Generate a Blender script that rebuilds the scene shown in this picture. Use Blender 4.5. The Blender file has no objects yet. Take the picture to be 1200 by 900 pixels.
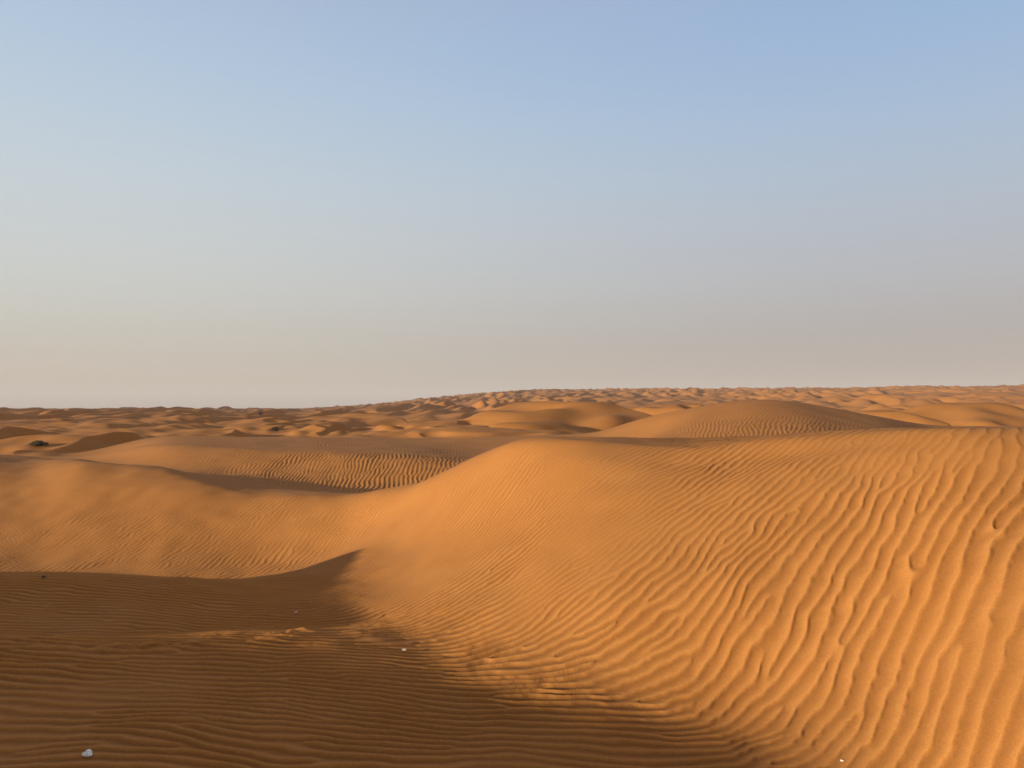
import bpy, bmesh, math, random
import numpy as np
from mathutils import Vector, Matrix, Euler

random.seed(4)
F = 906.0            # focal length in photo pixels (photo 1200 wide)
CX, HY = 600.0, 478.0   # optical axis column, eye-level row
SUN_EL = math.radians(8.5)
SUN_H = np.array([-0.88, -0.475]); SUN_H = SUN_H / np.linalg.norm(SUN_H)   # horizontal direction towards the sun

scene = bpy.context.scene
rng = np.random.default_rng(11)

# ------------------------------------------------------------------ helpers
def sstep(x, a, b):
    t = np.clip((x - a) / (b - a), 0, 1)
    return t * t * (3 - 2 * t)

def pchip_slopes(x, y):
    """x: (M,) or (M,N) increasing along axis 0"""
    h = np.diff(x, axis=0); d = np.diff(y, axis=0) / h
    m = np.zeros_like(y)
    w1 = 2 * h[1:] + h[:-1]; w2 = h[1:] + 2 * h[:-1]
    same = (d[1:] * d[:-1]) > 0
    with np.errstate(divide='ignore', invalid='ignore'):
        hm = (w1 + w2) / (w1 / d[:-1] + w2 / d[1:])
    m[1:-1] = np.where(same, hm, 0)
    m[0] = d[0]; m[-1] = d[-1]
    return m

def pchip(x, y, q, m=None):
    if m is None: m = pchip_slopes(x, y)
    q = np.clip(q, x[0], x[-1])
    i = np.clip(np.searchsorted(x, q, side='right') - 1, 0, len(x) - 2)
    h = x[i+1] - x[i]; t = (q - x[i]) / h
    t2 = t*t; t3 = t2*t
    return ((2*t3-3*t2+1)*y[i] + (t3-2*t2+t)*h*m[i] + (-2*t3+3*t2)*y[i+1] + (t3-t2)*h*m[i+1])

def spectrum_noise(n, f_lo, f_hi, slope, seed):
    """smooth tileable noise, unit variance"""
    r = np.random.default_rng(seed)
    fx = np.fft.fftfreq(n) * n; fy = fx[:, None]
    k = np.hypot(fx, fy); k[0, 0] = 1
    amp = np.where((k >= f_lo) & (k <= f_hi), k ** (-slope), 0)
    z = np.fft.ifft2(amp * np.exp(2j*np.pi*r.random((n, n)))).real
    return (z / z.std()).astype(np.float32)

def analytic_tex(n, waves, ang, dang, dk, seed):
    """complex narrow band field: crests perpendicular to ang; 'waves' wavelengths per tile"""
    r = np.random.default_rng(seed)
    fx = np.fft.fftfreq(n) * n; fy = fx[:, None]
    k = np.hypot(fx, fy); th = np.arctan2(fy, fx)
    da = np.angle(np.exp(1j*(th - ang)))
    amp = np.exp(-0.5*(da/dang)**2) * np.exp(-0.5*((k - waves)/(dk*waves))**2)
    amp[k < 1] = 0
    z = np.fft.ifft2(amp * (r.normal(size=(n, n)) + 1j*r.normal(size=(n, n))))
    return (z / np.sqrt((np.abs(z)**2).mean())).astype(np.complex64)

def sample(tex, u, v):
    """bilinear periodic sample, u,v in tile units"""
    n = tex.shape[0]
    x = (u % 1.0) * n; y = (v % 1.0) * n
    xi = np.floor(x).astype(np.int32); yi = np.floor(y).astype(np.int32)
    fx = (x - xi).astype(np.float32); fy = (y - yi).astype(np.float32)
    xi %= n; yi %= n; x1 = (xi+1) % n; y1 = (yi+1) % n
    return ((tex[yi, xi]*(1-fx) + tex[yi, x1]*fx)*(1-fy) + (tex[y1, xi]*(1-fx) + tex[y1, x1]*fx)*fy)

NZ = spectrum_noise(512, 2, 60, 1.6, 3)
NZ2 = spectrum_noise(512, 2, 40, 1.9, 8)
def noise(x, y, scale, ox=0.0, tex=None):
    return sample(NZ if tex is None else tex, x/(scale*4) + ox, y/(scale*4) + ox*1.7)

def asym(phase, lee=0.28, soft=0.0):
    """ripple profile in -0.5..0.5: long stoss rise with increasing phase then a short lee fall"""
    p = (phase / (2*np.pi)) % 1.0
    s = 1 - lee
    up = p / s
    u_ = np.clip(up, 0, 1)
    a = 0.25*(0.5 - 0.5*np.cos(np.pi*u_)) + 0.75*u_**1.35
    dn = np.clip((p - s)/lee, 0, 1)
    b = 0.35*(0.5 + 0.5*np.cos(np.pi*dn)) + 0.65*(1 - dn)**1.25
    return np.where(p < s, a, b) - 0.5

# ------------------------------------------------------------------ terrain control lines
# each line is a real crest / foot / valley curve, given by bearing column, forward distance and height
def Yv(y, d): return -(y - HY)/F*d
def line(*k):
    k = sorted(k)
    px = np.array([a[0] for a in k], float); d = np.array([a[1] for a in k], float)
    z = np.array([Yv(a[3], a[1]) if a[2] is None else a[2] for a in k], float)
    return px, d, z
N_ = None
LINES = [
 line((-600,0.9,-1.66),(600,0.9,-1.66),(1200,0.9,-1.62),(1800,0.7,-1.6)),
 line((-600,3.0,-1.42),(0,3.2,-1.49),(300,3.3,-1.57),(600,3.45,-1.66),(900,3.6,-1.74),(950,3.6,-1.74),(1200,2.7,-1.66),(1500,2.0,-1.62),(1800,1.6,-1.6)),
 line((-600,4.5,-1.38),(0,4.9,N_,753),(100,5.0,N_,752),(200,5.2,N_,748),(300,5.5,N_,743),(400,5.8,N_,738),(500,5.6,N_,757),(600,5.0,N_,788),
      (700,4.65,N_,812),(800,4.35,N_,842),(900,4.15,N_,862),(1000,4.2,-1.52),(1200,3.3,-1.31),(1500,2.5,-1.3),(1800,2.0,-1.3)),
 line((-600,5.2,-1.48),(0,5.5,-1.62),(200,6.0,-1.73),(300,6.4,-1.80),(400,6.9,-1.88),(450,6.95,-1.87),(500,6.6,-1.64),(600,6.0,-1.50),(700,5.65,-1.30),
      (800,5.4,-1.18),(900,5.1,-1.13),(1000,5.0,-1.03),(1200,4.2,-.74),(1500,3.3,-.7),(1800,2.7,-.7)),
 line((-600,6.8,-1.35),(0,7.2,N_,677),(100,7.3,N_,679),(200,7.7,N_,683),(300,8.3,N_,682),(370,9.2,N_,666),(430,10.1,N_,648),(452,9.9,-1.83),(500,9.2,-1.52),(600,7.9,-1.09),
      (700,7.2,-.76),(800,6.7,-.72),(900,6.1,-.64),(1000,5.8,-.58),(1200,4.9,-.40),(1500,3.9,-.35),(1800,3.2,-.35)),
 line((-600,9.6,-2.2),(0,10.2,-2.42),(200,10.4,-2.40),(300,10.6,-2.36),(370,10.8,-2.2),(430,11.2,-1.92),(452,11.0,-1.74),(500,10.1,-1.28),(600,8.7,-.72),(700,8.0,-.50),
      (800,7.4,-.545),(900,6.8,-.45),(1000,6.3,-.37),(1200,5.3,-.25),(1500,4.3,-.2),(1800,3.5,-.2)),
 line((-600,18,-.9),(0,17,N_,540),(30,16.8,N_,548),(62,16.5,N_,545),(92,16.3,N_,538),(125,16,N_,545),(160,15.8,N_,546),(190,15.5,N_,549),(250,14.6,N_,566),(300,14,N_,577),(350,13.4,N_,581),(400,13,N_,583),
      (450,12.2,N_,578),(500,11.1,N_,565),(560,10.2,N_,535),(600,9.55,N_,518),(640,9.1,N_,513),(700,8.8,N_,513.5),(750,8.5,N_,520),(800,8.0,N_,525),(850,7.7,N_,522),(900,7.4,N_,516),
      (1000,6.8,N_,508),(1100,6.2,N_,504),(1200,5.7,N_,503),(1500,4.7,N_,500),(1800,4,N_,500)),
 line((-600,22,-1.3),(0,21,N_,532),(60,20.5,N_,538),(100,20,N_,543),(200,19,-1.62),(300,18.5,-1.78),(400,17,-1.86),(500,15.5,-1.85),(560,14,-1.3),(600,13,-.9),(650,11.5,N_,513),(700,11,N_,512.5),
      (800,11,N_,513),(900,9.5,N_,511),(1000,8.2,-.26),(1200,7,-.25),(1500,6,-.3),(1800,5.5,-.3)),
 line((-600,26,-1.9),(0,25,-1.75),(100,23,-1.75),(200,21,-1.75),(300,20.3,-1.86),(400,19.2,-1.96),(500,18.2,-2.0),(600,17,-1.9),(700,17,-1.7),(800,18,-1.5),(900,18,-1.4),(1000,16,-1.5),(1200,14,-1.6),(1800,12,-1.6)),
 line((-600,32,-1.9),(0,30,-2.05),(100,28.5,-1.85),(160,27,N_,525),(200,25.5,N_,521),(300,24.3,N_,526),(400,23.3,N_,530),(500,22.5,N_,535),(560,22,N_,541),(600,22,-1.55),(700,22,-1.3),
      (800,24,-.85),(900,24,-.5),(1000,22,-.9),(1060,22,-1.1),(1100,21.5,-1.5),(1200,20,-1.6),(1800,20,-1.6)),
 line((-600,38,-2.0),(0,35,-2.1),(110,33,-2.05),(160,32.5,-1.6),(200,32,N_,514),(300,32,N_,516),(400,32,N_,518),(500,31,N_,523),(560,30,N_,528),(600,28,-1.6),(700,28,-1.6),(750,28,-1.2),(800,27.5,-.45),(850,28,-.1),(900,28,.12),
      (1000,27,-.40),(1055,26.5,-.70),(1100,26,-1.35),(1200,26,-1.5),(1800,26,-1.5)),
 line((-600,44,-1.9),(0,44,-2.0),(110,40,-1.9),(160,39.5,N_,516),(200,38,N_,511),(300,38,N_,512),(400,39,N_,513),(500,38,N_,516),(600,38,N_,513),(700,36,N_,507),(725,35,N_,500),(755,34,N_,488),(800,32,N_,480),(850,31.5,N_,471),(900,32,N_,468),
      (950,32,N_,473),(1000,31,N_,483),(1050,31,N_,492),(1100,32,N_,500),(1200,34,N_,500),(1800,34,-1)),
 line((-600,52,-2.0),(0,52,-2.0),(400,50,-1.8),(1000,46,-1.8),(1800,46,-1.8)),
]

# far landmark dunes: column, crest row, distance, length of windward side, half width, crest bow, downwind bearing (deg from +X), height
LAND = [
 (112, 506, 39, 8, 4.6, .02, -5, 1.2),
 (20, 500, 47, 8, 5.5, .02, 0, 1.3),
 (215, 500, 62, 9, 6, .02, 5, 1.3),
 (185, 489, 95, 16, 10, .01, 0, 1.9),
 (232, 484, 120, 18, 12, .01, 10, 2.4),
 (345, 488, 75, 12, 8, .01, 5, 1.9),
 (655, 470, 62, 16, 11, .01, 42, 2.7),
 (535, 492, 56, 7, 5.5, .01, 25, 1.0),
 (440, 484, 85, 14, 12, .01, 20, 1.7),
 (1120, 472, 62, 13, 11, .01, 35, 2.5),
 (1035, 481, 48, 9, 6, .01, 20, 1.4),
 (400, 497, 55, 6, 5, .02, 0, 1.1),
 (262, 502, 52, 6, 4, .02, 5, 1.0),
 (322, 495, 60, 7, 4.5, .02, 0, 1.0),
 (480, 504, 47, 7, 5, .01, 25, 1.0),
 (590, 499, 48, 8, 6, .01, 35, 1.0),
 (150, 497, 62, 7, 5, .02, 0, 1.0),
 (785, 474, 80, 12, 9, .01, 20, 1.6),
]

def barchan(X, Y, px, y, d, L, W, bow, rot, H):
    cx = (px - CX)/F*d; cy = d; zt = Yv(y, d)
    a = math.radians(rot); ux, uy = math.cos(a), math.sin(a)
    m = (np.abs(X - cx) < L + 2*W) & (np.abs(Y - cy) < L + 2*W)
    x = X[m] - cx; yy = Y[m] - cy
    x = x + .10*L*noise(X[m], Y[m], L*.8, .3, NZS); yy = yy + .10*L*noise(X[m], Y[m], L*.8, .8, NZS)
    s = x*ux + yy*uy; c = -x*uy + yy*ux
    env = np.exp(-1.7*(c/W)**2)
    t = s - bow*c*c
    stoss = 0.5 + 0.5*np.cos(np.pi*np.clip(t/L, -1, 0))
    slip = np.clip(1 - np.clip(t, 0, None)/(H*2.3), 0, 1)**1.3
    h = H*env*np.where(t < 0, stoss, slip)
    return m, h, zt

DTEX = analytic_tex(1024, 40, -0.25, 0.55, 0.34, 77)
DTEX2 = analytic_tex(1024, 40, -0.2, 0.62, 0.38, 78)
def dune_pattern(X, Y, lam, ox, tex):
    """field of transverse dunes as a long wave travelling right, -0.5..0.5"""
    A = sample(tex, X/(lam*40) + ox, Y/(lam*40)*0.62 + ox)
    g = np.abs(A); g = g/(g + 0.5)
    p = (np.angle(A)/(2*np.pi)) % 1.0
    s = 0.64
    prof = np.where(p < s, 0.5 - 0.5*np.cos(np.pi*p/s), 0.5 + 0.5*np.cos(np.pi*np.clip((p-s)/(1-s), 0, 1))) - 0.5
    return prof*g*1.5

def far_height(X, Y):
    R = np.hypot(X, Y)
    px = CX + F*X/np.maximum(Y, 1.0)
    px = np.where(Y < 1.0, np.where(X < 0, -600, 1800), px)
    base = np.full(X.shape, -1.75)
    # broad rise on the right that lifts the far dune field to just above eye level
    side = sstep(px, 330, 660)
    prof = sstep(R, 110, 900)**0.8
    skyl = 19.5/F*900
    base = base + side*prof*(skyl + 1.2)
    base = np.where(R > 900, base + side*(R - 900)*0.0195, base)
    base = base - (1 - side)*sstep(R, 200, 2500)*2.5
    base += 0.45*noise(X, Y, 45, .13, NZ2)
    amp = np.clip(.80 + 0.40*noise(X, Y, 70, .37, NZ2), .25, 1.7)
    lam_mix = sstep(R, 60, 260)
    h1 = dune_pattern(X, Y, 8.5, .11, DTEX)*.72
    h2 = dune_pattern(X, Y, 12.0, .53, DTEX2)*1.38
    z = base + amp*((1 - 0.3*lam_mix)*h1*1.25 + (0.25 + .75*lam_mix)*h2*1.15)
    # calm the first belt so that the landmark dunes read
    calm = 1 - sstep(R, 60, 150)
    z = z*(1 - 0.55*calm) + (-1.75 + .3*noise(X, Y, 18, .71))*0.55*calm
    return z

def terrain(X, Y, az):
    """X,Y arrays (rings, columns); az per column"""
    R = np.hypot(X, Y)
    z = far_height(X, Y)
    # near and middle ground through the control lines
    PXS = np.arange(-640, 1841, 4.0)
    TD = np.array([pchip(l[0], l[1], PXS) for l in LINES]); TZ = np.array([pchip(l[0], l[2], PXS) for l in LINES])
    ker = np.exp(-0.5*(np.arange(-12, 13)*4.0/15)**2); ker /= ker.sum()
    sm = lambda r_: np.convolve(np.pad(r_, 12, mode='edge'), ker, 'valid')
    def sm_k(r_, k):
        for _ in range(6 if 1 <= k <= 5 else 1): r_ = sm(r_)
        return r_
    TD = np.array([sm_k(r_, k) for k, r_ in enumerate(TD)]); TZ = np.array([sm_k(r_, k) for k, r_ in enumerate(TZ)])
    dg = 0.9*np.exp(np.arange(0, math.log(60/0.9), 0.004))
    T = np.zeros((len(dg), len(PXS)))
    for c in range(len(PXS)):
        dd = np.maximum.accumulate(TD[:, c] + np.arange(len(TD))*1e-3)
        T[:, c] = pchip(dd, TZ[:, c], dg)
    def blur(M_, sig, axis):
        n_ = int(3*sig); kk = np.exp(-0.5*(np.arange(-n_, n_+1)/sig)**2); kk /= kk.sum()
        return np.apply_along_axis(lambda r_: np.convolve(np.pad(r_, n_, mode='edge'), kk, 'valid'), axis, M_)
    Tn = blur(blur(T, 6.0, 1), 5.0, 0)      # near ground: wide, soft joins
    Tf = blur(T, 3.0, 1)                    # crests and beyond keep their edge
    crd = pchip(LINES[6][0], LINES[6][1], PXS)
    wn = 1 - sstep(dg[:, None]/crd[None, :], .84, .95)
    T = Tn*wn + Tf*(1 - wn)
    pxv = CX + F*np.tan(np.clip(az, -1.1, 1.1))
    cj = np.clip((pxv - PXS[0])/4.0, 0, len(PXS) - 1.001); c0 = cj.astype(int); cf = cj - c0
    n = int(np.searchsorted(np.hypot(X[:, 0], Y[:, 0]), 62))
    for j in range(X.shape[1]):
        if abs(az[j]) > math.radians(62): continue
        yq = Y[:n, j]
        zc = np.interp(yq, dg, T[:, c0[j]]*(1 - cf[j]) + T[:, c0[j]+1]*cf[j])
        w = 1 - sstep(yq, 38, 52)
        z[:n, j] = z[:n, j]*(1-w) + zc*w
    for L in LAND:
        cx = (L[0] - CX)/F*L[2]
        c_ = (np.abs(X - cx) < .6 + L[2]*.01) & (np.abs(Y - L[2]) < .6 + L[2]*.01)
        zg = float(np.median(z[c_])) if c_.any() else -1.75
        H = max(Yv(L[1], L[2]) - zg + .12, .3)
        m, h, zt = barchan(X, Y, *L[:7], H)
        zz = z[m]; k = .16
        b_ = zt - H + h
        d_ = b_ - zz
        soft = np.maximum(zz, b_) + np.clip(k - np.abs(d_), 0, None)**2/(4*k)
        z[m] = zz + (soft - zz)*sstep(h/H, .01, .30)
    return z

# ------------------------------------------------------------------ ripple synthesis
NZS = spectrum_noise(512, 2, 14, 1.3, 21)
def grow_ripples(x0, x1, y0, y1, dx, angf, lamf, lam0, seed, iters=6, dang=.23, dk=.17):
    """grow a coherent ripple field on a ground grid: repeated steered band filtering of noise,
    so crests follow the wind smoothly and fork where they must. Returns phase field + amplitude."""
    nx = int((x1-x0)/dx); ny = int((y1-y0)/dx)
    gx = x0 + (np.arange(nx) + .5)*dx; gy = y0 + (np.arange(ny) + .5)*dx
    GX, GY = np.meshgrid(gx, gy)
    an = angf(GX, GY); ll = np.log(lamf(GX, GY)/lam0)/math.log(1.35)
    r = np.random.default_rng(seed)
    z = (r.normal(size=(ny, nx)) + 1j*r.normal(size=(ny, nx))).astype(np.complex64)
    kx = np.fft.fftfreq(nx, dx); ky = np.fft.fftfreq(ny, dx)[:, None]
    K = np.hypot(kx, ky); TH = np.arctan2(ky, kx)
    step = math.radians(17)
    lo = math.floor(an.min()/step); hi = math.ceil(an.max()/step)
    bank = []
    for li in range(int(math.floor(ll.min())), int(math.ceil(ll.max())) + 1):
        wl = np.clip(1 - np.abs(ll - li), 0, 1)
        k0 = 1/(lam0*1.35**li)
        for k in range(lo, hi + 1):
            w = (wl*np.clip(1 - np.abs(an - k*step)/step, 0, 1)).astype(np.float32)
            if w.max() < .02: continue
            H = np.exp(-0.5*(np.angle(np.exp(1j*(TH - k*step)))/dang)**2 - 0.5*((K - k0)/(dk*k0))**2).astype(np.float32)
            bank.append((w, H))
    print('ripple grid', nx, ny, 'filters', len(bank))
    for it in range(iters):
        Fz = np.fft.fft2(z)
        acc = np.zeros((ny, nx), np.complex64)
        for w, H in bank: acc += w*np.fft.ifft2(Fz*H).astype(np.complex64)
        m = np.abs(acc); loc = m.mean()
        z = acc/(m + .25*loc)
    return dict(z=z, x0=x0, y0=y0, dx=dx, nx=nx, ny=ny)

def sample_field(f, x, y):
    u = np.clip((x - f['x0'])/f['dx'] - .5, 0, f['nx'] - 1.001); v = np.clip((y - f['y0'])/f['dx'] - .5, 0, f['ny'] - 1.001)
    i = u.astype(np.int32); j = v.astype(np.int32); fx = (u - i).astype(np.float32); fy = (v - j).astype(np.float32)
    Z_ = f['z']
    return (Z_[j, i]*(1-fx) + Z_[j, i+1]*fx)*(1-fy) + (Z_[j+1, i]*(1-fx) + Z_[j+1, i+1]*fx)*fy

FX = np.array([1.75, 1.50, 1.38, .96, .51, .0, -.61, -1.15, -1.6, -2.1, -3.0]); FY = np.array([2.3, 3.7, 4.15, 4.35, 4.65, 5.0, 5.6, 6.9, 8.2, 10.5, 13.0])
def foot_q(x, y):
    """distance up the lit face from the foot of the big dune"""
    return (x - np.interp(y, FY, FX))*0.78

def ang_near(x, y):
    qq = foot_q(x, y) + .16*noise(x, y, 3.0, .2, NZS)
    b = x/np.maximum(y, 1)                     # bearing
    kr = sstep(b, .15, .38); kh = sstep(y, 6.0, 7.2)
    lo = -.6 + .1*kr - 1.1*kh; hi = 1.5 - 1.15*kr - 1.2*kh
    t = np.clip((qq - lo)/(hi - lo), 0, 1)
    rot = -84 + (29 + 6*kr - 4*sstep(b, .05, .2)*(1 - sstep(b, .3, .5)))*t*t*(3 - 2*t) + 10*sstep(y, 7.0, 8.8)*sstep(qq, 0, 1)
    k = sstep(y, 9.6, 11.2)*(1 - sstep(qq, -.6, .6))
    rot = rot*(1-k) - 14*k
    return np.radians(rot + 3.5*noise(x, y, 2.5, .45, NZS))
def lam_near(x, y):
    qq = foot_q(x, y); b = x/np.maximum(y, 1)
    l = 0.090*(1 + 0.38*sstep(qq, .1, 1.0)*sstep(b, .38, .56)*(1 - sstep(y, 4.2, 5.4)))
    return l*(1 + 0.07*noise(x, y, 3, .9, NZS))
def ang_far(x, y): return np.radians(5 - 26*sstep(x/np.maximum(y, 1), -.1, .3) + 5*noise(x, y, 14, .3, NZS))
def lam_far(x, y): return .125*(1 + .12*noise(x, y, 14, .6, NZS))

def add_ripples(az, X, Y, R, A, z):
    px = CX + F*X/np.maximum(Y, .3)
    msk = (R < 45) & (np.abs(A) < math.radians(52))
    ii = np.nonzero(msk)
    x = X[ii]; y = Y[ii]; zz = z[ii]; p = px[ii]; r = R[ii]
    q = foot_q(x, y)
    f1 = grow_ripples(-11.5, 8.5, 1.6, 17.0, .0125, ang_near, lam_near, .105, 5)
    f2 = grow_ripples(-24, 26, 13, 46, .025, ang_far, lam_far, .125, 6)
    wx = .011*noise(x, y, .7, .12, NZS) + .0035*noise(x, y, .22, .52, NZS); wy = .011*noise(x, y, .7, .77, NZS) + .0035*noise(x, y, .22, .02, NZS)
    s1 = sample_field(f1, x + wx, y + wy); s2 = sample_field(f2, x, y)
    lam1 = lam_near(x, y); lam2 = lam_far(x, y)
    m2 = sstep(y, 14.8, 15.6)
    def prof(s, lee=.22):
        g = np.abs(s); g = np.clip(g/.62, 0, 1)
        return asym(np.angle(s), lee)*g
    rp = prof(s1)*lam1*(1-m2) + prof(s2, .35)*lam2*m2
    qq = q + .20*noise(x, y, 1.6, .2, NZS)
    a = np.full(x.shape, 0.062) + .058*(1 - sstep(q, -.6, 0))*(1 - sstep(y, 8.4, 9))
    bb = x/np.maximum(y, 1); band = np.exp(-((qq - 0.25)/0.60)**2)*(1 - .75*sstep(bb, .18, .36))
    a = a + 0.105*band*(1 - sstep(y, 6.3, 7.3))
    smooth = sstep(qq, .75, 1.7)*(1 - sstep(p, 620, 900))*sstep(y, 4.6, 6.0)
    a = a*(1 - 0.72*smooth)
    face = sstep(qq, .6, 1.2)*sstep(p, 620, 900)
    a = a*(1 + .65*face)
    bowl = np.exp(-((p - 492)/42.)**2)*sstep(y, 6.6, 7.6)*(1 - sstep(y, 11.3, 12.3))
    a = a*(1 - 0.95*bowl)
    top = sstep(zz, -.55, -.28)*sstep(p, 560, 700)
    a = a*(1 - 0.6*top)
    lf = sstep(y, 12.6, 14.0)*(1 - sstep(y, 16.3, 17.5))*(1 - sstep(p, 500, 560))
    a = a*(1 - 0.85*lf)
    a = a*(1 - .10*sstep(y, 9.8, 10.8)*(1 - sstep(y, 14.5, 15.5))*(1 - sstep(p, 480, 540)))
    a = a*(1 - .25*sstep(y, 14.5, 16.5))*(1 - .45*sstep(y, 14.5, 16.5)*(1 - 2.9*sstep(y, 17.5, 19)*(1 - sstep(y, 22, 23.5))*sstep(p, 230, 340)*(1 - sstep(p, 560, 620))))
    a = a*(1 + .6*sstep(p, 700, 780)*(1 - sstep(p, 930, 1000))*sstep(y, 19, 21))
    a = a*(1 - sstep(r, 36, 45))*(1 - sstep(np.abs(A[ii]), math.radians(46), math.radians(52)))
    a = a*np.clip(1 + 0.2*noise(x, y, 1.5, .33, NZS), .5, 1.5)
    hgt = rp*a*1.5
    hum = 0.006*noise(x, y, 1.4, .61, NZS)*(1 - sstep(r, 20, 30)) + 0.012*noise(x, y, 5, .17, NZS)
    lip = np.exp(-((y - np.interp(p, [0, 100, 200, 300, 400, 500], [4.9, 5.0, 5.2, 5.5, 5.8, 5.6]) - .10*noise(x, y, 2.0, .83, NZS))/0.15)**2)*(1 - sstep(p, 430, 520))
    lump = 0.012*np.clip(noise(x*0.35, y*1.3, 0.25, .29), -.3, 3)*lip*(1 - sstep(p, 330, 420))
    RIPPLE_SHADE[ii] = np.clip(.5 + rp/lam1*np.clip(a/.09, 0, 1.2)*.9, 0, 1)  # painted relief shading: high on ripple crests, low in troughs
    z[ii] = zz + hgt + hum + lump + 0.012*lip
    return z

# ------------------------------------------------------------------ mesh
def build_terrain():
    # azimuth (0 = forward, positive right)
    fine = np.arange(-36.0, 36.0001, 0.055)
    side = []
    a = 36.0; st = 0.055
    while a < 180:
        st = min(st*1.06, 2.5) if a > 44 else min(st*1.01, .12)
        a += st
        if a < 180: side.append(a)
    side = np.array(side)
    az = np.radians(np.concatenate([-side[::-1], fine, side]))
    rr = [1.2]
    while rr[-1] < 9000:
        r = rr[-1]
        if r < 2.4: k = 0.010
        elif r < 11: k = 0.0018
        elif r < 40: k = 0.0026
        elif r < 150: k = 0.0036
        elif r < 1300: k = 0.0038
        else: k = 0.012
        rr.append(r*(1+k))
    rr = np.array(rr)
    R, A = np.meshgrid(rr, az, indexing='ij')
    X = R*np.sin(A); Y = R*np.cos(A)
    print('terrain grid', X.shape, X.size)
    z = terrain(X, Y, az)
    # behind and beside the camera: added unseen dune, crest shaped to shade the foreground
    aa = np.abs(A)
    back = sstep(aa, math.radians(50), math.radians(62))
    t = X*SUN_H[0] + Y*SUN_H[1]          # distance towards the sun
    s = -X*SUN_H[1]*-1 + 0*X
    e = np.array([SUN_H[1], -SUN_H[0]])   # across the sun direction, pointing forward
    if e[1] < 0: e = -e
    s = X*e[0] + Y*e[1]
    near = 1 - sstep(R, 22, 45)
    zb = -1.66 + 0*X
    ridge_h = CASTER_CREST(s)
    tc = 8.0
    q = t - tc
    prof = np.where(q > 0, 0.5 + 0.5*np.cos(np.pi*np.clip(q/9, 0, 1)), np.clip(1 + q/5.2, 0, 1)**1.15)
    zb = zb + (ridge_h + 1.66)*prof
    # right side of the camera continues the lit slope
    rightw = sstep(A, math.radians(40), math.radians(70))*(1 - sstep(A, math.radians(100), math.radians(140)))
    zb = zb + rightw*np.clip((R - 1.6)*0.34, 0, 1.35)
    bw = back*near
    z = z*(1 - bw) + zb*bw
    return az, rr, R, A, X, Y, z

def CASTER_CREST(s):  # heights of the added crest, set by where its shadow falls
    k = np.array([-14, -8, -2, 1, 2.6, 4.4, 5.1, 5.7, 6.2, 6.8, 7.5, 8.6, 9.3, 9.8, 10.3, 11.0, 12.0, 20], float)
    v = np.array([-1.2, -.4, -.10, -.055, -.105, -.185, -.215, -.265, -.34, -.32, -.33, -.28, -.21, -.18, -.47, -1.1, -1.5, -1.8], float)
    return pchip(k, v, s)

def mesh_from(name, verts, faces_idx):
    used = np.zeros(len(verts), bool); used[faces_idx.ravel()] = True
    remap = np.cumsum(used) - 1
    v = verts[used]; f = remap[faces_idx].astype(np.int32)
    me = bpy.data.meshes.new(name)
    me.vertices.add(len(v)); me.vertices.foreach_set('co', v.astype(np.float32).ravel())
    me.loops.add(f.size); me.loops.foreach_set('vertex_index', f.ravel())
    me.polygons.add(len(f))
    me.polygons.foreach_set('loop_start', np.arange(0, f.size, 4, dtype=np.int32))
    me.polygons.foreach_set('use_smooth', np.ones(len(f), bool))
    me.update(calc_edges=True)
    at = me.attributes.new('ripple_shade', 'FLOAT', 'POINT'); at.data.foreach_set('value', np.append(RIPPLE_SHADE, [.5]).astype(np.float32)[:len(used)][used])
    ob = bpy.data.objects.new(name, me); scene.collection.objects.link(ob)
    return ob

az, rr, R, A, X, Y, Z = build_terrain()
RIPPLE_SHADE = np.full(X.shape, .5, np.float32)
Z = add_ripples(az, X, Y, R, A, Z)
nr, nc = X.shape
V = np.stack([X, Y, Z], -1).reshape(-1, 3)
RIPPLE_SHADE = RIPPLE_SHADE.reshape(-1)

def ground_z(x, y):
    r = math.hypot(x, y); a = math.atan2(x, y)
    i = int(np.searchsorted(rr, r)) ; j = int(np.searchsorted(az, a))
    return float(Z[min(i, nr-1), min(j, nc-1)])

def on_ray(px, y, dmin=2.0, dmax=400):
    """first point of the ground met along a bearing / elevation"""
    a = math.atan((px - CX)/F); j = int(np.searchsorted(az, a))
    yy = Y[:, j]; row = HY - F*Z[:, j]/yy
    m = np.nonzero((yy > dmin) & (yy < dmax) & (row <= y))[0]
    i = m[0]
    return Vector((X[i, j], Y[i, j], Z[i, j]))

ir = np.arange(nr-1)[:, None]; jc = np.arange(nc)[None, :]
j1 = (jc + 1) % nc
quads = np.stack([ir*nc + jc, ir*nc + j1, (ir+1)*nc + j1, (ir+1)*nc + jc], -1)   # clockwise seen from above for az to the right
quads = quads[..., ::-1]
# boundary along the near crest
pxc = CX + F*np.tan(np.clip(az, -1.05, 1.05))
cr = pchip(LINES[6][0], LINES[6][1], pxc) / np.cos(np.clip(az, -1.05, 1.05))
near = (R[:-1, :] < cr[None, :])
g1 = quads[near]; g2 = quads[~near]
# close the hole under the camera
centre_i = len(V)
V = np.concatenate([V, np.array([[0, 0, float(Z[0].mean())]])])
fan = np.array([[centre_i, j, (j+1) % nc] for j in range(nc)])
ground = mesh_from('ground', V, g1)
dunes = mesh_from('distant_dunes', V, g2)
bm = bmesh.new(); 
ring = [bm.verts.new(V[j]) for j in range(nc)]
bm.faces.new(ring[::-1]); me = bpy.data.meshes.new('ground_centre'); bm.to_mesh(me); bm.free()
gc = bpy.data.objects.new('ground_centre', me); gc.parent = ground; scene.collection.objects.link(gc)
for o in (ground, dunes): o['kind'] = 'structure'
gc['kind'] = 'structure'

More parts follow.
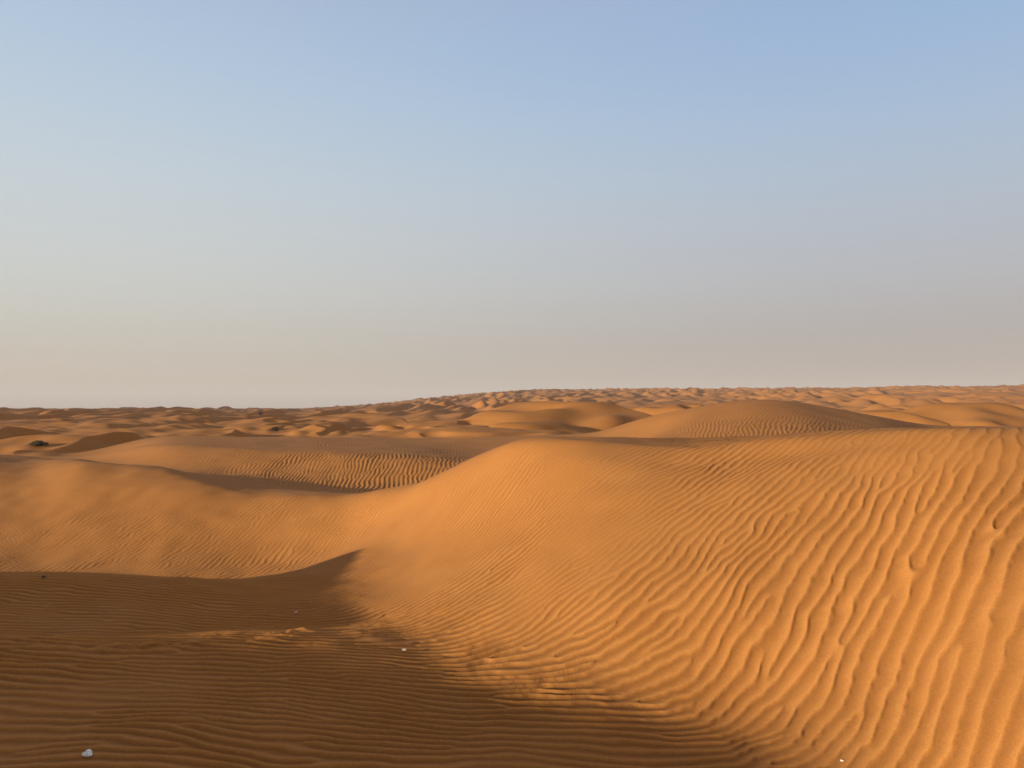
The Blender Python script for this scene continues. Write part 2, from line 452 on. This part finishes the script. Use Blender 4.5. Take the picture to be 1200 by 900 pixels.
# ------------------------------------------------------------------ materials
def new_mat(name):
    m = bpy.data.materials.new(name); m.use_nodes = True
    nt = m.node_tree; nt.nodes.clear()
    out = nt.nodes.new('ShaderNodeOutputMaterial'); b = nt.nodes.new('ShaderNodeBsdfPrincipled')
    nt.links.new(b.outputs[0], out.inputs[0])
    return m, nt, b

def sand_material():
    m, nt, b = new_mat('sand')
    N = nt.nodes.new; L = nt.links.new
    geo = N('ShaderNodeNewGeometry')
    def nz(scale, detail, rough=.5, src=None):
        n = N('ShaderNodeTexNoise'); n.inputs['Scale'].default_value = scale; n.inputs['Detail'].default_value = detail
        n.inputs['Roughness'].default_value = rough
        L(src or geo.outputs['Position'], n.inputs['Vector']); return n.outputs[0]
    big = nz(.35, 4, .6); mid = nz(2.6, 5, .6); grain = nz(300, 2, .7); speck = nz(70, 3, .7)
    def mix(fac, a, c, lo, hi):
        r = N('ShaderNodeMapRange'); r.inputs[1].default_value = lo; r.inputs[2].default_value = hi
        L(fac, r.inputs[0])
        x = N('ShaderNodeMix'); x.data_type = 'RGBA'
        L(r.outputs[0], x.inputs[0])
        for s, v in ((6, a), (7, c)):
            if isinstance(v, tuple): x.inputs[s].default_value = (*v, 1)
            else: L(v, x.inputs[s])
        return x.outputs[2]
    c = mix(big, (.325, .120, .024), (.36, .139, .032), .35, .65)
    c2 = mix(mid, (.335, .123, .025), (.37, .143, .033), .35, .68)
    x = N('ShaderNodeMix'); x.data_type = 'RGBA'; x.inputs[0].default_value = .5; L(c, x.inputs[6]); L(c2, x.inputs[7])
    g = mix(grain, (.80, .78, .76), (1.16, 1.17, 1.18), .3, .7)
    sk = mix(speck, (.90, .89, .88), (1.08, 1.09, 1.10), .32, .68)
    ms = N('ShaderNodeMix'); ms.data_type = 'RGBA'; ms.blend_type = 'MULTIPLY'; ms.inputs[0].default_value = 1; L(x.outputs[2], ms.inputs[6]); L(sk, ms.inputs[7])
    mu = N('ShaderNodeMix'); mu.data_type = 'RGBA'; mu.blend_type = 'MULTIPLY'; mu.inputs[0].default_value = 1
    L(ms.outputs[2], mu.inputs[6]); L(g, mu.inputs[7])
    # ripple light and shade painted into the colour: crests paler, troughs darker
    at = N('ShaderNodeAttribute'); at.attribute_name = 'ripple_shade'
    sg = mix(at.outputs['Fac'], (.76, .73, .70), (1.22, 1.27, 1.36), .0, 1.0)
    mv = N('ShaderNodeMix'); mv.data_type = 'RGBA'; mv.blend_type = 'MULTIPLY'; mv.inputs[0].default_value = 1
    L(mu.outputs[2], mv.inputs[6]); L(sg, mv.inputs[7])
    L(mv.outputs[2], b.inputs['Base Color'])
    b.inputs['Roughness'].default_value = .95
    b.inputs['Specular IOR Level'].default_value = .12
    bp = N('ShaderNodeBump'); bp.inputs['Strength'].default_value = .35; bp.inputs['Distance'].default_value = .002
    L(grain, bp.inputs['Height']); L(bp.outputs[0], b.inputs['Normal'])
    return m
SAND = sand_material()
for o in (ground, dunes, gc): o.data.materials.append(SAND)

def flat_mat(name, c1, c2, scale, rough=.9):
    m, nt, b = new_mat(name)
    n = nt.nodes.new('ShaderNodeTexNoise'); n.inputs['Scale'].default_value = scale; n.inputs['Detail'].default_value = 4
    tc = nt.nodes.new('ShaderNodeTexCoord'); nt.links.new(tc.outputs['Object'], n.inputs['Vector'])
    r = nt.nodes.new('ShaderNodeValToRGB'); r.color_ramp.elements[0].position = .35; r.color_ramp.elements[1].position = .65
    r.color_ramp.elements[0].color = (*c1, 1); r.color_ramp.elements[1].color = (*c2, 1)
    nt.links.new(n.outputs[0], r.inputs[0]); nt.links.new(r.outputs[0], b.inputs['Base Color'])
    b.inputs['Roughness'].default_value = rough
    return m
PAPER = flat_mat('crumpled_paper', (.84, .78, .68), (.92, .87, .78), 30)
SHELL = flat_mat('pale_stone', (.62, .47, .34), (.78, .62, .48), 90)
STONE = flat_mat('dark_stone', (.05, .035, .025), (.10, .07, .045), 60)
LEAF = flat_mat('dry_leaf', (.060, .045, .018), (.13, .095, .04), 6)
WOOD = flat_mat('dry_wood', (.06, .042, .028), (.11, .08, .05), 12)

# ------------------------------------------------------------------ small things on the sand
def tag(o, label, cat, group=None):
    o['label'] = label; o['category'] = cat
    if group: o['group'] = group

def stone(name, mat, size, loc, seed, crumple=.3, sub=3, rotz=0.0):
    r = random.Random(seed)
    bm = bmesh.new(); bmesh.ops.create_icosphere(bm, subdivisions=sub, radius=.5)
    planes = []
    for _ in range(16):
        n = Vector((r.gauss(0, 1), r.gauss(0, 1), r.gauss(0, 1))).normalized()
        planes.append((n, r.uniform(.5 - crumple*.55, .5)))
    for v in bm.verts:
        for n, d in planes:
            k = v.co.dot(n)
            if k > d: v.co -= n*(k - d)
        v.co += Vector((r.uniform(-1, 1), r.uniform(-1, 1), r.uniform(-1, 1)))*.012
        v.co = Vector((v.co.x*size[0], v.co.y*size[1], v.co.z*size[2]))
    me = bpy.data.meshes.new(name); bm.to_mesh(me); bm.free(); me.materials.append(mat)
    o = bpy.data.objects.new(name, me); scene.collection.objects.link(o)
    o.location = loc; o.rotation_euler = (0, 0, rotz)
    return o

def crumpled_sheet(name, mat, size, loc, seed):
    """a crushed scrap of white paper: a folded thin sheet with real thickness"""
    r = random.Random(seed); n = 15
    bm = bmesh.new(); folds = []
    for _ in range(9):
        a = r.uniform(0, math.pi); folds.append((math.cos(a), math.sin(a), r.uniform(-.4, .4), r.uniform(.25, .8)))
    g = []
    for i in range(n):
        row = []
        for j in range(n):
            u, v = i/(n-1) - .5, j/(n-1) - .5
            z = 0
            for ca, sa, o_, h in folds: z += h*abs(((u*ca + v*sa - o_)*2.2) % 1 - .5)
            z = z/len(folds)*2.6
            env = max(0, 1 - (abs(u)*1.75)**3 - (abs(v)*1.75)**3)
            row.append(bm.verts.new((u*size[0]*(1 - .25*abs(v)), v*size[1]*(1 - .3*abs(u)), (env*.30 + z*.95 - .10)*size[2])))
        g.append(row)
    for i in range(n-1):
        for j in range(n-1): bm.faces.new((g[i][j], g[i+1][j], g[i+1][j+1], g[i][j+1]))
    bmesh.ops.recalc_face_normals(bm, faces=bm.faces)
    bmesh.ops.solidify(bm, geom=bm.faces[:], thickness=.0012)
    me = bpy.data.meshes.new(name); bm.to_mesh(me); bm.free(); me.materials.append(mat)
    o = bpy.data.objects.new(name, me); scene.collection.objects.link(o); o.location = loc
    o.rotation_euler = (0, 0, .3)
    return o

def crumpled_ball(name, mat, size, loc, seed):
    """a crushed scrap of paper: a wad with sharp ridges, dents and a loose corner"""
    r = random.Random(seed)
    bm = bmesh.new(); bmesh.ops.create_icosphere(bm, subdivisions=4, radius=.5)
    rd = lambda: Vector((r.gauss(0, 1), r.gauss(0, 1), r.gauss(0, 1))).normalized()
    folds = [(rd(), r.uniform(2.2, 5), r.uniform(0, 1), r.uniform(.06, .15)) for _ in range(7)]
    lobes = [(Vector((-.9, -.3, -.25)).normalized(), .75), (Vector((.8, -.5, -.3)).normalized(), .45), (Vector((.1, .2, 1)).normalized(), .4)]
    for v in bm.verts:
        n = v.co.normalized(); k = 1.0
        for d, f_, ph, am in folds: k += am*(abs(((n.dot(d)*f_ + ph) % 1) - .5)*4 - 1)
        for d, am in lobes: k += am*max(0, n.dot(d) - .55)/.45
        v.co = n*.5*k
        v.co = Vector((v.co.x*size[0], v.co.y*size[1], v.co.z*size[2]))
    me = bpy.data.meshes.new(name); bm.to_mesh(me); bm.free(); me.materials.append(mat)
    o = bpy.data.objects.new(name, me); scene.collection.objects.link(o); o.location = loc
    return o

p = on_ray(103, 886); o = crumpled_ball('paper_scrap', PAPER, (.027, .024, .022), p + Vector((0, 0, .006)), 9)
tag(o, 'crumpled white scrap of paper lying on the shaded rippled sand, lower left', 'litter')
p = on_ray(473, 764); o = stone('stone', SHELL, (.050, .034, .022), p + Vector((0, 0, .006)), 12, .5, 2)
tag(o, 'pale angular flat stone where the shaded ripples meet the foot of the big lit dune', 'stone')
p = on_ray(986, 893); o = stone('stone', SHELL, (.022, .016, .012), p + Vector((0, 0, .003)), 31, .4, 2)
tag(o, 'small cream pebble at the bottom edge in the trough of the wide orange ripples', 'stone')
p = on_ray(347, 718); o = stone('stone', SHELL, (.030, .022, .020), p + Vector((0, 0, .004)), 22, .4, 2)
tag(o, 'tiny pale pebble alone on the shaded hollow behind the low crusted ridge', 'stone')
p = on_ray(50, 678); o = stone('stone', STONE, (.052, .035, .026), p + Vector((0, 0, .006)), 8, .4, 2)
tag(o, 'small dark stone on the sharp edge between shaded hollow and lit dune at far left', 'stone')

def shrub(name, px, y, dmin, dmax, w, h, label, seed, dens=900):
    r = random.Random(seed)
    base = on_ray(px, y, dmin, dmax)
    root = bpy.data.objects.new(name, None); scene.collection.objects.link(root); root.location = base - Vector((0, 0, .03))
    tag(root, label, 'shrub', 'desert shrubs between the dunes')
    bt = bmesh.new(); bl = bmesh.new()
    tips = []
    for k in range(26):
        a = r.uniform(0, 2*math.pi); reach = r.uniform(.25, 1)
        tip = Vector((math.cos(a)*reach*w/2, math.sin(a)*reach*w/2, h*(1.05 - .75*reach**2)*r.uniform(.75, 1.05)))
        pts = [Vector((math.cos(a)*.04, math.sin(a)*.04, 0))]
        for t in (.35, .7, 1): pts.append(tip*t + Vector((0, 0, h*.18*math.sin(math.pi*t))) + Vector((r.uniform(-1, 1), r.uniform(-1, 1), 0))*.03)
        rad = [.016, .011, .007, .003]; prev = None
        for q_, rd in zip(pts, rad):
            ringv = [bt.verts.new(q_ + Vector((math.cos(b)*rd, math.sin(b)*rd, 0))) for b in (0, 2.09, 4.19)]
            if prev:
                for i in range(3): bt.faces.new((prev[i], prev[(i+1) % 3], ringv[(i+1) % 3], ringv[i]))
            prev = ringv
        tips += pts[1:]
    for k in range(dens):
        c = r.choice(tips) + Vector((r.gauss(0, 1)*w*.07, r.gauss(0, 1)*w*.07, abs(r.gauss(0, 1))*h*.08))
        M_ = Euler((r.uniform(0, 6), r.uniform(0, 6), r.uniform(0, 6))).to_matrix()
        L_ = r.uniform(.03, .06); W_ = L_*.3
        vs = [bl.verts.new(c + M_ @ Vector(q_)) for q_ in ((-L_, 0, 0), (0, -W_, .004), (L_, 0, 0), (0, W_, .004))]
        bl.faces.new(vs)
    for nm, b_, mt in (('stems', bt, WOOD), ('foliage', bl, LEAF)):
        me = bpy.data.meshes.new(nm); b_.to_mesh(me); b_.free(); me.materials.append(mt)
        ob = bpy.data.objects.new(nm, me); scene.collection.objects.link(ob); ob.parent = root
    return root
SHRUBS = [
 (45, 523, 24, 60, .75, .24, 'dark olive desert shrub on the hollow floor at far left, the largest bush', 1, 1500),
 (322, 504.5, 30, 110, .55, .28, 'small dark shrub at the foot of the bright pointed dune left of centre', 2, 700),
 (305, 486.5, 80, 260, 2.2, .9, 'olive bush on the dark far slope just under the left horizon', 3, 900),
]
for s_ in SHRUBS:
    try: shrub('desert_shrub', *s_)
    except IndexError: print('shrub missed', s_[:2])

# ------------------------------------------------------------------ haze
def haze():
    zt = float(Z.max()) + 3; zb = float(Z.min()) - 1
    bm = bmesh.new(); bmesh.ops.create_cube(bm, size=1)
    for v in bm.verts: v.co = Vector((v.co.x*19000, v.co.y*19000, zb if v.co.z < 0 else zt))
    me = bpy.data.meshes.new('haze'); bm.to_mesh(me); bm.free()
    o = bpy.data.objects.new('haze', me); scene.collection.objects.link(o); o['kind'] = 'stuff'
    m = bpy.data.materials.new('haze'); m.use_nodes = True; nt = m.node_tree; nt.nodes.clear()
    out = nt.nodes.new('ShaderNodeOutputMaterial'); v = nt.nodes.new('ShaderNodeVolumePrincipled')
    v.inputs['Color'].default_value = (.72, .63, .58, 1); v.inputs['Density'].default_value = HAZE
    nt.links.new(v.outputs[0], out.inputs['Volume']); me.materials.append(m)
    return o
HAZE = 0.00027
haze()

# ------------------------------------------------------------------ light
w = bpy.data.worlds.new('World'); scene.world = w; w.use_nodes = True
nt = w.node_tree; nt.nodes.clear()
out = nt.nodes.new('ShaderNodeOutputWorld'); bg = nt.nodes.new('ShaderNodeBackground')
sky = nt.nodes.new('ShaderNodeTexSky'); sky.sky_type = 'NISHITA'; sky.sun_disc = False
sky.sun_elevation = SUN_EL
sky.sun_rotation = -math.atan2(SUN_H[0], SUN_H[1])
sky.altitude = 0; sky.air_density = 1.0; sky.dust_density = 1.2; sky.ozone_density = 2.5
EXPO = 1.1; SKYS = 0.12
def lin(c): return tuple((v/255/12.92 if v/255 <= .04045 else ((v/255 + .055)/1.055)**2.4) for v in c)
def airlight(stops):
    """dusty desert air: a vertical colour profile of the sky by elevation"""
    r = nt.nodes.new('ShaderNodeValToRGB'); cr = r.color_ramp; cr.interpolation = 'B_SPLINE'
    while len(cr.elements) < len(stops): cr.elements.new(.5)
    for e_, (p_, c_) in zip(cr.elements, stops):
        k = 1/(2**EXPO)/SKYS/8
        e_.position = p_; e_.color = (*[v*k for v in lin(c_)], 1)
    return r
tc = nt.nodes.new('ShaderNodeTexCoord'); sp = nt.nodes.new('ShaderNodeSeparateXYZ'); nt.links.new(tc.outputs['Generated'], sp.inputs[0])
rl = airlight([(0, (168,155,142)), (.05, (184,173,160)), (.15, (208,206,196)), (.30, (199,213,222)), (.46, (165,193,224)), (.85, (186,173,174))])
rr_ = airlight([(0, (136,122,122)), (.05, (145,132,134)), (.15, (182,180,183)), (.30, (175,198,220)), (.46, (136,179,228)), (.85, (180,170,178))])
for r_ in (rl, rr_): nt.links.new(sp.outputs[2], r_.inputs[0])
mr = nt.nodes.new('ShaderNodeMapRange'); mr.inputs[1].default_value = -.6; mr.inputs[2].default_value = .55; mr.interpolation_type = 'SMOOTHSTEP'
nt.links.new(sp.outputs[0], mr.inputs[0])
mx = nt.nodes.new('ShaderNodeMix'); mx.data_type = 'RGBA'; nt.links.new(mr.outputs[0], mx.inputs[0]); nt.links.new(rl.outputs[0], mx.inputs[6]); nt.links.new(rr_.outputs[0], mx.inputs[7])
sc_ = nt.nodes.new('ShaderNodeVectorMath'); sc_.operation = 'SCALE'; sc_.inputs['Scale'].default_value = 8; nt.links.new(mx.outputs[2], sc_.inputs[0])
m2 = nt.nodes.new('ShaderNodeMix'); m2.data_type = 'RGBA'; m2.inputs[0].default_value = .78
dt = nt.nodes.new('ShaderNodeVectorMath'); dt.operation = 'DOT_PRODUCT'; dt.inputs[1].default_value = (SUN_H[0], SUN_H[1], 0)
nt.links.new(tc.outputs['Generated'], dt.inputs[0])
mf = nt.nodes.new('ShaderNodeMapRange'); mf.interpolation_type = 'SMOOTHSTEP'
for i_, v_ in ((1, .1), (2, .8), (3, .86), (4, .08)): mf.inputs[i_].default_value = v_
nt.links.new(dt.outputs['Value'], mf.inputs[0]); nt.links.new(mf.outputs[0], m2.inputs[0])
nt.links.new(sky.outputs[0], m2.inputs[6]); nt.links.new(sc_.outputs[0], m2.inputs[7])
nt.links.new(m2.outputs[2], bg.inputs[0]); bg.inputs[1].default_value = SKYS
nt.links.new(bg.outputs[0], out.inputs[0])

sd = bpy.data.lights.new('sun', 'SUN'); sd.energy = 4.95; sd.angle = math.radians(.42); sd.color = (1, .93, .78)
so = bpy.data.objects.new('sun', sd); scene.collection.objects.link(so)
D = Vector((SUN_H[0]*math.cos(SUN_EL), SUN_H[1]*math.cos(SUN_EL), math.sin(SUN_EL)))
so.rotation_euler = D.to_track_quat('Z', 'Y').to_euler(); so.location = D*60

# ------------------------------------------------------------------ camera
cd = bpy.data.cameras.new('camera'); cam = bpy.data.objects.new('camera', cd); scene.collection.objects.link(cam)
cd.sensor_width = 36; cd.lens = F/1200*36; cd.clip_start = .05; cd.clip_end = 20000
cam.location = (0, 0, 0); cam.rotation_euler = (math.radians(90), 0, 0)
cd.shift_y = (HY - 450)/1200
scene.camera = cam
cam.rotation_euler = (math.radians(90), 0, 0)

scene.view_settings.view_transform = 'Standard'; scene.view_settings.look = 'None'
scene.view_settings.exposure = EXPO; scene.view_settings.gamma = 1
scene.render.engine = 'CYCLES'
